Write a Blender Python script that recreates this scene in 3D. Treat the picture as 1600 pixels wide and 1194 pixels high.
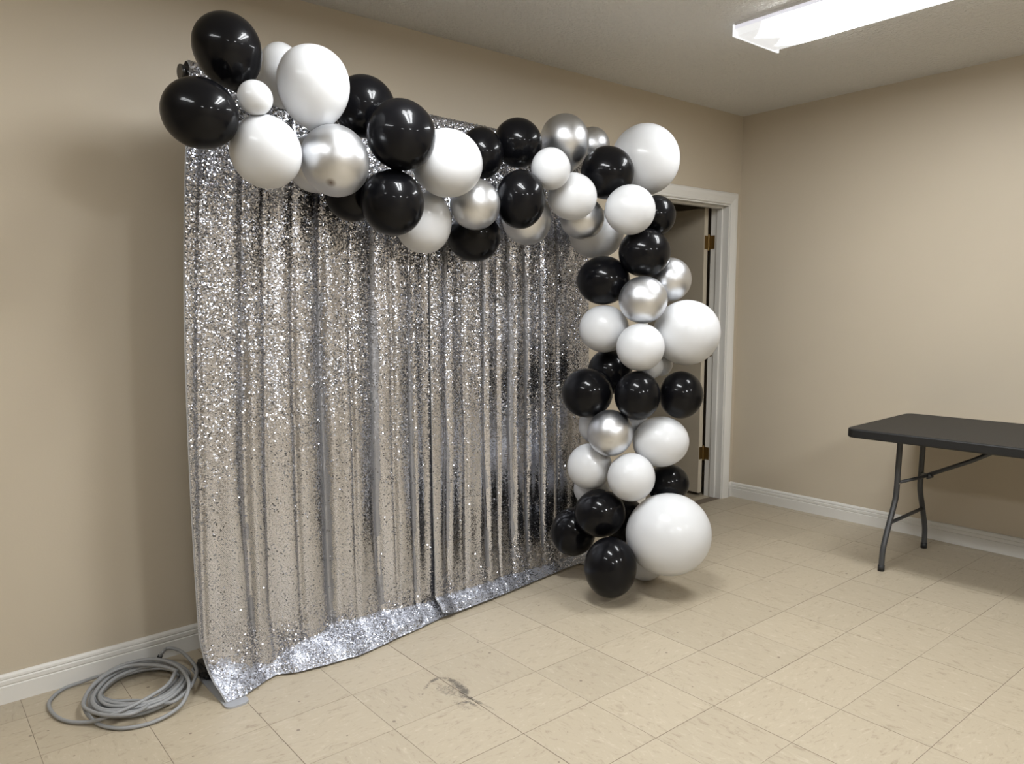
import bpy, bmesh, math, random
import numpy as np
from mathutils import Vector, Matrix

for o in list(bpy.data.objects):
    bpy.data.objects.remove(o, do_unlink=True)
SC = bpy.context.scene
COL = SC.collection
random.seed(3)
RNG = np.random.default_rng(7)

# ------------------------------------------------------------------ camera, world, exposure
cam_data = bpy.data.cameras.new('camera')
cam = bpy.data.objects.new('camera', cam_data)
COL.objects.link(cam)
cam_data.sensor_fit = 'HORIZONTAL'
cam_data.sensor_width = 36.0
cam_data.lens = 1194.003 / 1600 * 36
cam_data.shift_x = -55.29 / 1600
cam_data.shift_y = 90.37 / 1600
cam_data.clip_start = 0.05
PITCH, ROLL, YAW = 0.1752, -0.0092, 0.7209
fwd = Vector((math.cos(PITCH) * math.sin(YAW), math.cos(PITCH) * math.cos(YAW), -math.sin(PITCH)))
r0 = Vector((math.cos(YAW), -math.sin(YAW), 0))
u0 = r0.cross(fwd)
rv = r0 * math.cos(ROLL) + u0 * math.sin(ROLL)
uv = -r0 * math.sin(ROLL) + u0 * math.cos(ROLL)
M = Matrix(((rv.x, uv.x, -fwd.x, -4.5838), (rv.y, uv.y, -fwd.y, -3.1938), (rv.z, uv.z, -fwd.z, 1.3866), (0, 0, 0, 1)))
cam.matrix_world = M
SC.camera = cam
SC.view_settings.view_transform = 'Standard'
SC.view_settings.look = 'None'
SC.view_settings.gamma = 1
SC.view_settings.use_curve_mapping = False
SC.view_settings.exposure = 0.0
w = bpy.data.worlds.new('world')
SC.world = w
w.use_nodes = True
w.node_tree.nodes['Background'].inputs[0].default_value = (0.5, 0.5, 0.5, 1)
w.node_tree.nodes['Background'].inputs[1].default_value = 0.05
# brightness of the fluorescent fixtures: (x, y centre, lamp strength); back row unseen, added for its light
FIXTURES = [
    (-1.337, -1.600, 37.0, 'fluorescent ceiling light with a wraparound lens, the only ceiling light in view'),
    (-3.10, -1.600, 51.0, 'fluorescent ceiling light out of frame above the silver curtain'),
    (-4.86, -1.600, 25.0, 'dimmer fluorescent ceiling light out of frame above the coiled cable'),
    (-1.337, -4.90, 32.0, 'unseen fluorescent ceiling light added behind the camera, next to the right wall'),
    (-3.10, -4.90, 92.0, 'unseen fluorescent ceiling light added behind the camera, middle of its row'),
    (-4.86, -4.90, 45.0, 'unseen fluorescent ceiling light added behind the camera, farthest from the right wall'),
]

# ------------------------------------------------------------------ helpers
def mat(name, base=(0.5, 0.5, 0.5), rough=0.5, metal=0.0, spec=0.5, coat=0.0, coat_rough=0.05, build=None):
    m = bpy.data.materials.new(name)
    m.use_nodes = True
    nt = m.node_tree
    b = nt.nodes['Principled BSDF']
    b.inputs['Base Color'].default_value = (*base, 1)
    b.inputs['Roughness'].default_value = rough
    b.inputs['Metallic'].default_value = metal
    b.inputs['Specular IOR Level'].default_value = spec
    b.inputs['Coat Weight'].default_value = coat
    b.inputs['Coat Roughness'].default_value = coat_rough
    if build:
        build(nt, b)
    return m


def N(nt, t, **kw):
    n = nt.nodes.new(t)
    for k, v in kw.items():
        if k.startswith('i_'):
            n.inputs[k[2:].replace('_', ' ')].default_value = v
        else:
            setattr(n, k, v)
    return n


def ramp(nt, stops):
    n = nt.nodes.new('ShaderNodeValToRGB')
    e = n.color_ramp.elements
    while len(e) < len(stops):
        e.new(0.5)
    for k, (p, c) in enumerate(stops):
        e[k].position = p
        e[k].color = (*c, 1) if len(c) == 3 else c
    return n


def bump(nt, b, height, strength, dist):
    n = N(nt, 'ShaderNodeBump')
    n.inputs['Strength'].default_value = strength
    n.inputs['Distance'].default_value = dist
    nt.links.new(height, n.inputs['Height'])
    nt.links.new(n.outputs[0], b.inputs['Normal'])


def link(name, me, m, parent=None, kind=None):
    o = bpy.data.objects.new(name, me)
    COL.objects.link(o)
    if m is not None:
        for mm in (m if isinstance(m, (list, tuple)) else [m]):
            me.materials.append(mm)
    if parent is not None:
        o.parent = parent
    if kind:
        o['kind'] = kind
    return o


def obj(name, bm, m, parent=None, kind=None, smooth=False):
    me = bpy.data.meshes.new(name)
    bmesh.ops.recalc_face_normals(bm, faces=bm.faces)
    bm.to_mesh(me)
    bm.free()
    if smooth:
        me.polygons.foreach_set('use_smooth', [True] * len(me.polygons))
    return link(name, me, m, parent, kind)


def thing(name, label, cat, loc=(0, 0, 0), rz=0, group=None):
    o = bpy.data.objects.new(name, None)
    COL.objects.link(o)
    o.empty_display_size = 0.1
    o.location = loc
    o.rotation_euler = (0, 0, rz)
    o['label'] = label
    o['category'] = cat
    if group:
        o['group'] = group
    return o


def tag(o, label, cat, group=None):
    o['label'] = label
    o['category'] = cat
    if group:
        o['group'] = group
    return o


def add_box(bm, a, b, bev=0.0, seg=2):
    a, b = Vector(a), Vector(b)
    r = bmesh.ops.create_cube(bm, size=1)
    c, s = (a + b) / 2, b - a
    for v in r['verts']:
        v.co = Vector((v.co.x * s.x + c.x, v.co.y * s.y + c.y, v.co.z * s.z + c.z))
    if bev:
        es = list({e for v in r['verts'] for e in v.link_edges})
        bmesh.ops.bevel(bm, geom=es, offset=bev, segments=seg, affect='EDGES', clamp_overlap=True)


def box(name, a, b, m, parent=None, kind=None, bev=0.0):
    bm = bmesh.new()
    add_box(bm, a, b, bev)
    return obj(name, bm, m, parent, kind)


def add_tube(bm, pts, r, seg=12, cap=True, squash=None):
    pts = [Vector(p) for p in pts]
    n = len(pts)
    rings = []
    t0 = (pts[1] - pts[0]).normalized()
    ref = Vector((0, 0, 1)) if abs(t0.z) < 0.9 else Vector((1, 0, 0))
    side = t0.cross(ref).normalized()
    for i in range(n):
        t = (pts[min(i + 1, n - 1)] - pts[max(i - 1, 0)]).normalized()
        side = (side - t * side.dot(t)).normalized()
        nor = t.cross(side)
        rr = r[i] if isinstance(r, (list, tuple)) else r
        ring = []
        for k in range(seg):
            a = 2 * math.pi * k / seg
            ring.append(bm.verts.new(pts[i] + (side * math.cos(a) + nor * math.sin(a)) * rr))
        rings.append(ring)
    for i in range(n - 1):
        for k in range(seg):
            bm.faces.new((rings[i][k], rings[i][(k + 1) % seg], rings[i + 1][(k + 1) % seg], rings[i + 1][k]))
    if cap:
        bm.faces.new(rings[0][::-1])
        bm.faces.new(rings[-1])


def tube(name, pts, r, m, parent=None, seg=12, smooth=True):
    bm = bmesh.new()
    add_tube(bm, pts, r, seg)
    o = obj(name, bm, m, parent, smooth=False)
    if smooth:
        me = o.data
        me.polygons.foreach_set('use_smooth', [len(p.vertices) == 4 for p in me.polygons])
    return o


def catmull(pts, sub):
    P = [np.array(p, float) for p in pts]
    out = []
    for i in range(len(P) - 1):
        a, b, c, d = P[max(i - 1, 0)], P[i], P[i + 1], P[min(i + 2, len(P) - 1)]
        for k in range(sub):
            t = k / sub
            out.append(0.5 * (2 * b + (c - a) * t + (2 * a - 5 * b + 4 * c - d) * t * t + (3 * b - a - 3 * c + d) * t ** 3))
    out.append(P[-1])
    return out


def prism(bm, poly, z0, z1):
    lo = [bm.verts.new((x, y, z0)) for x, y in poly]
    hi = [bm.verts.new((x, y, z1)) for x, y in poly]
    n = len(poly)
    bm.faces.new(lo[::-1])
    bm.faces.new(hi)
    for k in range(n):
        bm.faces.new((lo[k], lo[(k + 1) % n], hi[(k + 1) % n], hi[k]))


def rounded_rect(x0, y0, x1, y1, r, seg=5):
    out = []
    for cx, cy, a0 in ((x1 - r, y1 - r, 0), (x0 + r, y1 - r, 90), (x0 + r, y0 + r, 180), (x1 - r, y0 + r, 270)):
        for k in range(seg + 1):
            a = math.radians(a0 + 90 * k / seg)
            out.append((cx + r * math.cos(a), cy + r * math.sin(a)))
    return out


def extrude_profile(name, prof, length, origin, along, out, m, parent=None, kind=None):
    """prof: (distance out of the wall, height) points, run along a wall from origin."""
    bm = bmesh.new()
    A, O, L = Vector(origin), Vector(out), Vector(along)
    ends = []
    for s in (0, length):
        ends.append([bm.verts.new(A + L * s + O * d + Vector((0, 0, z))) for d, z in prof])
    n = len(prof)
    for k in range(n):
        bm.faces.new((ends[0][k], ends[0][(k + 1) % n], ends[1][(k + 1) % n], ends[1][k]))
    bm.faces.new(ends[0][::-1])
    bm.faces.new(ends[1])
    return obj(name, bm, m, parent, kind)


# ------------------------------------------------------------------ materials
def paint(nt, b):
    tc = N(nt, 'ShaderNodeTexCoord')
    n1 = N(nt, 'ShaderNodeTexNoise', i_Scale=140.0, i_Detail=3.0)
    n2 = N(nt, 'ShaderNodeTexNoise', i_Scale=1.3, i_Detail=3.0)
    nt.links.new(tc.outputs['Object'], n1.inputs['Vector'])
    nt.links.new(tc.outputs['Object'], n2.inputs['Vector'])
    r = ramp(nt, [(0.3, WALLC), (0.7, tuple(c * 1.05 for c in WALLC))])
    nt.links.new(n2.outputs['Fac'], r.inputs[0])
    nt.links.new(r.outputs[0], b.inputs['Base Color'])
    bump(nt, b, n1.outputs['Fac'], 0.12, 0.002)


WALLC = (0.49, 0.428, 0.334)
M_WALL = mat('beige wall paint', WALLC, 0.5, spec=0.35, build=paint)


def knock(nt, b):
    tc = N(nt, 'ShaderNodeTexCoord')
    n1 = N(nt, 'ShaderNodeTexNoise', i_Scale=48.0, i_Detail=4.0, i_Roughness=0.55, i_Distortion=0.4)
    nt.links.new(tc.outputs['Object'], n1.inputs['Vector'])
    r = ramp(nt, [(0.38, (0, 0, 0)), (0.62, (1, 1, 1))])
    nt.links.new(n1.outputs['Fac'], r.inputs[0])
    bump(nt, b, r.outputs[0], 0.7, 0.008)


M_CEIL = mat('textured ceiling paint', (0.72, 0.71, 0.685), 0.75, spec=0.25, build=knock)
M_TRIM = mat('white trim paint', (0.66, 0.645, 0.61), 0.35, spec=0.4)
M_DOOR = mat('beige door paint', (0.43, 0.375, 0.29), 0.45, spec=0.35)
M_DOOREDGE = mat('pale door edge', (0.52, 0.46, 0.36), 0.45)
M_BRASS = mat('aged brass', (0.22, 0.148, 0.058), 0.42, metal=0.9)
M_GROUT = mat('dark tile joint', (0.16, 0.125, 0.09), 0.8)


def tilemat(nt, b):
    tc = N(nt, 'ShaderNodeTexCoord')
    oi = N(nt, 'ShaderNodeObjectInfo')
    geo = N(nt, 'ShaderNodeNewGeometry')
    # streaks stretched along the tile's own x axis, different on every tile
    mp = N(nt, 'ShaderNodeMapping')
    mp.inputs['Scale'].default_value = (17, 44, 1)
    nt.links.new(tc.outputs['Object'], mp.inputs['Vector'])
    mul = N(nt, 'ShaderNodeMath', operation='MULTIPLY')
    mul.inputs[1].default_value = 57.0
    nt.links.new(oi.outputs['Random'], mul.inputs[0])
    n1 = N(nt, 'ShaderNodeTexNoise', noise_dimensions='4D', i_Scale=1.0, i_Detail=6.0, i_Roughness=0.68, i_Distortion=1.4)
    nt.links.new(mp.outputs[0], n1.inputs['Vector'])
    nt.links.new(mul.outputs[0], n1.inputs['W'])
    r = ramp(nt, [(0.28, TILE_D), (0.45, TILE_M), (0.55, TILE_M), (0.72, TILE_L)])
    nt.links.new(n1.outputs['Fac'], r.inputs[0])
    # small tone difference between tiles
    tone = N(nt, 'ShaderNodeMapRange')
    tone.inputs['To Min'].default_value = 0.95
    tone.inputs['To Max'].default_value = 1.02
    nt.links.new(oi.outputs['Random'], tone.inputs['Value'])
    mx = N(nt, 'ShaderNodeVectorMath', operation='SCALE')
    nt.links.new(r.outputs[0], mx.inputs[0])
    nt.links.new(tone.outputs[0], mx.inputs['Scale'])
    # specks of dirt
    v = N(nt, 'ShaderNodeTexVoronoi', voronoi_dimensions='2D', i_Scale=6.0, i_Randomness=1.0)
    nt.links.new(geo.outputs['Position'], v.inputs['Vector'])
    wn = N(nt, 'ShaderNodeTexWhiteNoise')
    nt.links.new(v.outputs['Position'], wn.inputs['Vector'])
    th = N(nt, 'ShaderNodeMapRange')
    th.inputs['From Min'].default_value = 0.55
    th.inputs['From Max'].default_value = 1.0
    th.inputs['To Min'].default_value = 0.0
    th.inputs['To Max'].default_value = 0.036
    nt.links.new(wn.outputs['Value'], th.inputs['Value'])
    lt = N(nt, 'ShaderNodeMath', operation='LESS_THAN')
    nt.links.new(v.outputs['Distance'], lt.inputs[0])
    nt.links.new(th.outputs[0], lt.inputs[1])
    sp = N(nt, 'ShaderNodeMath', operation='MULTIPLY')
    sp.inputs[1].default_value = 0.8
    nt.links.new(lt.outputs[0], sp.inputs[0])
    m1 = N(nt, 'ShaderNodeMix', data_type='RGBA')
    m1.inputs['B'].default_value = (0.16, 0.125, 0.09, 1)
    nt.links.new(sp.outputs[0], m1.inputs['Factor'])
    nt.links.new(mx.outputs[0], m1.inputs['A'])
    # the black scuff: an arc of rubbed dirt that trails off, at its place on the floor
    sep = N(nt, 'ShaderNodeSeparateXYZ')
    nt.links.new(geo.outputs['Position'], sep.inputs[0])

    def math2(op, a, bb, clamp=False):
        n = N(nt, 'ShaderNodeMath', operation=op, use_clamp=clamp)
        for k, q in enumerate((a, bb)):
            if isinstance(q, (int, float)):
                n.inputs[k].default_value = q
            else:
                nt.links.new(q, n.inputs[k])
        return n.outputs[0]

    nz = N(nt, 'ShaderNodeTexNoise', i_Scale=120.0, i_Detail=5.0, i_Roughness=0.75)
    nt.links.new(geo.outputs['Position'], nz.inputs['Vector'])
    nlow = N(nt, 'ShaderNodeTexNoise', i_Scale=18.0, i_Detail=2.0)
    nt.links.new(geo.outputs['Position'], nlow.inputs['Vector'])

    def blob(cx, cy, ang, ra, rb, amp):
        ca, sa = math.cos(ang), math.sin(ang)
        dx = math2('SUBTRACT', sep.outputs[0], cx)
        dy = math2('SUBTRACT', sep.outputs[1], cy)
        a = math2('ADD', math2('MULTIPLY', dx, ca / ra), math2('MULTIPLY', dy, sa / ra))
        c = math2('ADD', math2('MULTIPLY', dx, -sa / rb), math2('MULTIPLY', dy, ca / rb))
        d = math2('ADD', math2('MULTIPLY', a, a), math2('MULTIPLY', c, c))
        return math2('MULTIPLY', math2('SUBTRACT', 1.0, d, True), amp)

    tot = None
    for bl in SCUFF:
        q = blob(*bl)
        tot = q if tot is None else math2('MAXIMUM', tot, q)
    thr = math2('SUBTRACT', 1.36, tot)
    hit = math2('SUBTRACT', math2('ADD', math2('MULTIPLY', nz.outputs['Fac'], 1.5), math2('MULTIPLY', nlow.outputs['Fac'], 0.5)), thr)
    msk = math2('MULTIPLY', hit, 3.0, True)
    msk = math2('MULTIPLY', msk, 0.8)
    m2 = N(nt, 'ShaderNodeMix', data_type='RGBA')
    m2.inputs['B'].default_value = (0.035, 0.03, 0.027, 1)
    nt.links.new(msk, m2.inputs['Factor'])
    nt.links.new(m1.outputs['Result'], m2.inputs['A'])
    nt.links.new(m2.outputs['Result'], b.inputs['Base Color'])
    rr = N(nt, 'ShaderNodeMapRange')
    rr.inputs['To Min'].default_value = 0.34
    rr.inputs['To Max'].default_value = 0.52
    nt.links.new(n1.outputs['Fac'], rr.inputs['Value'])
    nt.links.new(rr.outputs[0], b.inputs['Roughness'])
    nb = N(nt, 'ShaderNodeTexNoise', i_Scale=26.0, i_Detail=2.0)
    nt.links.new(geo.outputs['Position'], nb.inputs['Vector'])
    bump(nt, b, nb.outputs['Fac'], 0.10, 0.003)


TILE_D = (0.27, 0.218, 0.153)
TILE_M = (0.41, 0.351, 0.26)
TILE_L = (0.49, 0.43, 0.332)
# centre x, y, angle, half length, half width, strength
_ARC = [(-3.207, -0.931), (-3.166, -0.903), (-3.122, -0.896), (-3.102, -0.927), (-3.099, -0.977), (-3.106, -1.029), (-3.121, -1.066), (-3.143, -1.077)]
_TAIL = [(-3.127, -1.074), (-3.123, -1.12), (-3.116, -1.168), (-3.109, -1.221)]
_TAIL2 = [(-3.187, -1.109), (-3.164, -1.107), (-3.143, -1.12), (-3.141, -1.163), (-3.139, -1.206)]
SCUFF = []
for _pl, _wd, _am in ((_ARC, (0.010, 0.012, 0.012, 0.016, 0.022, 0.024, 0.024), (0.55, 0.66, 0.6, 0.66, 0.74, 0.8, 0.66)), (_TAIL, (0.012, 0.010, 0.008), (0.66, 0.6, 0.52)), (_TAIL2, (0.010, 0.012, 0.010, 0.009), (0.6, 0.64, 0.6, 0.5))):
    for (_a, _b), _w, _m in zip(zip(_pl, _pl[1:]), _wd, _am):
        _l = math.hypot(_b[0] - _a[0], _b[1] - _a[1])
        SCUFF.append(((_a[0] + _b[0]) / 2, (_a[1] + _b[1]) / 2, math.atan2(_b[1] - _a[1], _b[0] - _a[0]), _l * 1.15, _w * 1.25, _m))
SCUFF += [(-3.150, -1.00, 1.7, 0.10, 0.055, 0.50), (-3.175, -1.12, 1.6, 0.09, 0.03, 0.46), (-3.335, -0.998, 0.4, 0.03, 0.018, 0.42), (-3.24, -0.955, 0.9, 0.05, 0.025, 0.36)]
M_TILE = mat('cream streaked vinyl tile', TILE_M, 0.4, spec=0.45, build=tilemat)

M_BLACK = mat('black latex', (0.0035, 0.0035, 0.0044), 0.30, spec=0.06, coat=0.30, coat_rough=0.035)
M_WHITE = mat('white latex', (0.585, 0.593, 0.607), 0.36, spec=0.35, coat=0.25, coat_rough=0.08)


def chrome_tip(nt, b):      # the thick dark dot at the crown of one balloon
    tc = N(nt, 'ShaderNodeTexCoord')
    sep = N(nt, 'ShaderNodeSeparateXYZ')
    nt.links.new(tc.outputs['Generated'], sep.inputs[0])
    r = ramp(nt, [(0.0, (0.66, 0.67, 0.69)), (0.9955, (0.66, 0.67, 0.69)), (0.998, (0.16, 0.12, 0.10))])
    nt.links.new(sep.outputs[2], r.inputs[0])
    nt.links.new(r.outputs[0], b.inputs['Base Color'])


M_SILVER = mat('chrome silver latex', (0.66, 0.67, 0.69), 0.37, metal=1.0)
M_SILVERTIP = mat('chrome silver latex with dark tip', (0.66, 0.67, 0.69), 0.37, metal=1.0, build=chrome_tip)
M_SEQ = mat('silver sequins', (0.655, 0.67, 0.735), 0.19, metal=1.0)
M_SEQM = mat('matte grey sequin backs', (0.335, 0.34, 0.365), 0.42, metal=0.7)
M_SEQH = mat('hem sequins tinted with ceiling glow', (0.37, 0.385, 0.435), 0.42, metal=0.7)  # bluish mid-tone paints in the blurred ceiling-light reflection along the hem
M_SEQD = mat('sequins darkened as shaded gaps', (0.10, 0.095, 0.09), 0.45, metal=0.3)  # dark colour stands in for the shade in gaps between sequins
M_FAB = mat('grey mesh fabric', (0.26, 0.255, 0.25), 0.6, metal=0.2)
M_STEEL = mat('grey painted steel', (0.40, 0.41, 0.43), 0.38, metal=0.3)
M_BLKMET = mat('black plastic fitting', (0.015, 0.014, 0.013), 0.28, spec=0.5)
M_CHROMEBTN = mat('bright steel button', (0.7, 0.7, 0.7), 0.2, metal=1.0)
M_CABLE = mat('grey rubber cable', (0.26, 0.265, 0.27), 0.45, spec=0.4)


def pebble(nt, b):
    tc = N(nt, 'ShaderNodeTexCoord')
    n = N(nt, 'ShaderNodeTexNoise', i_Scale=420.0, i_Detail=2.0)
    nt.links.new(tc.outputs['Object'], n.inputs['Vector'])
    bump(nt, b, n.outputs['Fac'], 0.2, 0.001)


M_TOP = mat('charcoal moulded plastic', (0.009, 0.0088, 0.0088), 0.5, spec=0.42, build=pebble)
M_LEG = mat('dark grey powder coat', (0.045, 0.047, 0.05), 0.35, spec=0.5)
M_FOOT = mat('black rubber', (0.01, 0.01, 0.01), 0.6)
M_HOUSE = mat('white enamel housing', (0.75, 0.75, 0.76), 0.4)
M_HALLF = mat('hall floor', (0.30, 0.25, 0.18), 0.5)

# ------------------------------------------------------------------ the room shell
H = 2.617
X0, Y0 = -7.6, -6.6                      # far walls behind the camera
WT = 0.14                                # thickness of the door wall
DX0, DX1, DH = -0.945, -0.125, 2.035     # door opening in the back wall

bm = bmesh.new()                          # back wall (the door wall) with its opening, one mesh
add_box(bm, (X0 - WT, 0, 0), (DX0, WT, H))
add_box(bm, (DX1, 0, 0), (0, WT, H))
add_box(bm, (DX0, 0, DH), (DX1, WT, H))
obj('wall_back', bm, M_WALL, kind='structure')
box('wall_right', (0, Y0 - WT, 0), (WT, WT, H), M_WALL, kind='structure')
box('wall_left', (X0 - WT, Y0, 0), (X0, 0, H), M_WALL, kind='structure')
box('wall_front', (X0 - WT, Y0 - WT, 0), (0, Y0, H), M_WALL, kind='structure')
box('ceiling', (X0 - WT, Y0 - WT, H), (WT, WT, H + 0.1), M_CEIL, kind='structure')

# floor: a sub-base, and the vinyl tiles laid on it one by one
floor = box('floor', (X0 - WT, Y0 - WT, -0.08), (WT, WT, -0.0012), M_GROUT, kind='structure')
T, TOX, TOY, TROT = 0.3048, -1.6059, -1.4256, -0.0121
tc_, ts_ = math.cos(TROT), math.sin(TROT)


def clip(poly, axis, val, keep_less):
    out = []
    for k in range(len(poly)):
        p, q = poly[k], poly[(k + 1) % len(poly)]
        ip = (p[axis] <= val) if keep_less else (p[axis] >= val)
        iq = (q[axis] <= val) if keep_less else (q[axis] >= val)
        if ip:
            out.append(p)
        if ip != iq:
            t = (val - p[axis]) / (q[axis] - p[axis])
            out.append((p[0] + (q[0] - p[0]) * t, p[1] + (q[1] - p[1]) * t))
    return out


tile_meshes = {}
rest = bmesh.new()
trnd = random.Random(11)
gapx = {k: trnd.choice([0.0007, 0.0009, 0.0011, 0.0014]) for k in range(-60, 60)}
gapy = {k: trnd.choice([0.0007, 0.0009, 0.0011, 0.0013]) for k in range(-60, 60)}
for i in range(-8, 22):
    for j in range(-8, 26):
        ca, cb = -(j + 0.5) * T, -(i + 0.5) * T
        cx, cy = TOX + tc_ * ca - ts_ * cb, TOY + ts_ * ca + tc_ * cb
        hx0, hx1 = T / 2 - gapx[j + 1], T / 2 - gapx[j]
        hy0, hy1 = T / 2 - gapy[i + 1], T / 2 - gapy[i]
        loc = [(-hx0, -hy0), (hx1, -hy0), (hx1, hy1), (-hx0, hy1)]
        wld = [(cx + tc_ * a - ts_ * b_, cy + ts_ * a + tc_ * b_) for a, b_ in loc]
        c = clip(clip(clip(clip(wld, 0, -0.001, True), 0, X0, False), 1, -0.001, True), 1, Y0, False)
        if len(c) < 3:
            # the strip of tile that runs on under the door
            c = clip(clip(clip(clip(wld, 0, DX1 - 0.001, True), 0, DX0, False), 1, WT, True), 1, 0.0, False)
            if len(c) < 3:
                continue
        area = abs(sum(c[k][0] * c[(k + 1) % len(c)][1] - c[(k + 1) % len(c)][0] * c[k][1] for k in range(len(c)))) / 2
        if area < 0.002:
            continue
        near = cx > -5.15 and cy > -3.35
        if not near:
            prism(rest, c, -0.0012, 0.0)
            continue
        quarter = trnd.choice([0, 0, 1, 1, 2, 3]) * math.pi / 2 + TROT
        cq, sq = math.cos(-quarter), math.sin(-quarter)
        lp = [((px - cx) * cq - (py - cy) * sq, (px - cx) * sq + (py - cy) * cq) for px, py in c]
        b2 = bmesh.new()
        prism(b2, lp, -0.0012, 0.0)
        t = obj('tile', b2, M_TILE, floor)
        t.location = (cx, cy, trnd.uniform(-0.0002, 0.0002))
        t.rotation_euler = (trnd.uniform(-0.0012, 0.0012), trnd.uniform(-0.0012, 0.0012), quarter)
obj('tile_field', rest, M_TILE, floor, kind='stuff')

# baseboards: a flat board under two moulded bands
PROF = [(0, 0), (0.0150, 0), (0.0150, 0.062), (0.0115, 0.0645), (0.0115, 0.067), (0.0140, 0.070), (0.0140, 0.083), (0.0100, 0.0865),
        (0.0100, 0.0885), (0.0120, 0.091), (0.0105, 0.099), (0.0060, 0.1055), (0, 0.1065)]
PROF2 = [(d + (0.004 if d else 0), z * 1.02) for d, z in PROF]
extrude_profile('baseboard_back', PROF, abs(X0) - 1.03, (X0, 0, 0), (1, 0, 0), (0, -1, 0), M_TRIM, kind='structure')
extrude_profile('baseboard_back', PROF, 0.042, (-0.042, 0, 0), (1, 0, 0), (0, -1, 0), M_TRIM, kind='structure')
extrude_profile('baseboard_right', PROF, 1.475, (0, 0, 0), (0, -1, 0), (-1, 0, 0), M_TRIM, kind='structure')
extrude_profile('baseboard_right', PROF2, 5.12, (0, -1.475, 0), (0, -1, 0), (-1, 0, 0), M_TRIM, kind='structure')
extrude_profile('baseboard_left', PROF, abs(Y0), (X0, Y0, 0), (0, 1, 0), (1, 0, 0), M_TRIM, kind='structure')
extrude_profile('baseboard_front', PROF, abs(X0), (X0, Y0, 0), (1, 0, 0), (0, 1, 0), M_TRIM, kind='structure')

# ------------------------------------------------------------------ door: frame, open leaf, hinges
fr = bpy.data.objects.new('trim_1', None)
COL.objects.link(fr)
fr['kind'] = 'structure'
fr.location = ((DX0 + DX1) / 2, 0, 0)
bpy.context.view_layer.update()
FO = Vector(fr.location)


def local(bm):
    for v in bm.verts:
        v.co -= FO
    return bm


def casing_profile():      # (distance from the opening edge outwards, distance out of the wall)
    return [(0.005, 0), (0.005, 0.010), (0.012, 0.013), (0.018, 0.010), (0.024, 0.012), (0.050, 0.018), (0.068, 0.019), (0.077, 0.014), (0.080, 0.008), (0.080, 0)]


def casing(kind):
    bm = bmesh.new()
    ends = [[], []]
    for d, o in casing_profile():
        if kind == 'right':
            pts = ((DX1 + d, -o, 0), (DX1 + d, -o, DH + d))
        elif kind == 'left':
            pts = ((DX0 - d, -o, 0), (DX0 - d, -o, DH + d))
        else:
            pts = ((DX0 - d, -o, DH + d), (DX1 + d, -o, DH + d))
        for k in (0, 1):
            ends[k].append(bm.verts.new(pts[k]))
    n = len(ends[0])
    for k in range(n):
        bm.faces.new((ends[0][k], ends[0][(k + 1) % n], ends[1][(k + 1) % n], ends[1][k]))
    bm.faces.new(ends[0])
    bm.faces.new(ends[1])
    return local(bm)


for kind in ('right', 'left', 'top'):
    obj('casing', casing(kind), M_TRIM, fr)
for a, b_ in (((DX1 - 0.006, -0.003, 0), (DX1 + 0.004, WT + 0.002, DH + 0.003)), ((DX0 - 0.004, -0.003, 0), (DX0 + 0.006, WT + 0.002, DH + 0.003)), ((DX0 + 0.006, -0.003, DH - 0.006), (DX1 - 0.006, WT + 0.002, DH + 0.003))):
    bm = bmesh.new()
    add_box(bm, a, b_)
    obj('jamb', local(bm), M_TRIM, fr)
for a, b_ in (((DX1 - 0.018, 0.045, 0), (DX1 - 0.005, 0.088, DH - 0.005)), ((DX0 + 0.005, 0.045, 0), (DX0 + 0.018, 0.088, DH - 0.005)), ((DX0 + 0.018, 0.045, DH - 0.018), (DX1 - 0.018, 0.088, DH - 0.005))):
    bm = bmesh.new()
    add_box(bm, a, b_, 0.002, 1)
    obj('door_stop', local(bm), M_TRIM, fr)

dr = bpy.data.objects.new('door_1', None)
COL.objects.link(dr)
dr['kind'] = 'structure'
HX, HY = DX1 - 0.0085, WT + 0.018           # hinge pin
dr.location = (HX, HY, 0)
dr.rotation_euler = (0, 0, math.radians(-1.5))
# leaf runs away from the viewer (+y); its visible face looks towards -x
leaf = box('leaf', (-0.045, 0.006, 0.022), (-0.008, 0.81, DH - 0.006), M_DOOR, dr, bev=0.002)
box('hinge_edge', (-0.0455, 0.002, 0.022), (-0.0075, 0.0062, DH - 0.006), M_DOOREDGE, dr)
kn = bmesh.new()
r = bmesh.ops.create_uvsphere(kn, u_segments=16, v_segments=10, radius=0.027)
bmesh.ops.translate(kn, verts=r['verts'], vec=(-0.105, 0.745, 0.96))
add_tube(kn, [(-0.047, 0.745, 0.96), (-0.052, 0.745, 0.96)], 0.032, 20)
add_tube(kn, [(-0.047, 0.745, 0.96), (-0.1, 0.745, 0.96)], 0.011, 12)
obj('door_knob', kn, M_BRASS, dr, smooth=False)
for hz in (1.80, 1.06, 0.315):
    bm = bmesh.new()
    add_tube(bm, [(0, 0, hz - 0.046), (0, 0, hz + 0.046)], 0.0065, 12)
    for q in (-0.05, 0.05):
        add_tube(bm, [(0, 0, hz + q - 0.004), (0, 0, hz + q + 0.004)], 0.0075, 12)
    add_box(bm, (-0.042, 0.0002, hz - 0.045), (-0.004, 0.0022, hz + 0.045))
    add_box(bm, (0.0005, -0.050, hz - 0.045), (0.0045, 0.0, hz + 0.045))
    obj('hinge', bm, M_BRASS, dr)

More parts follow.
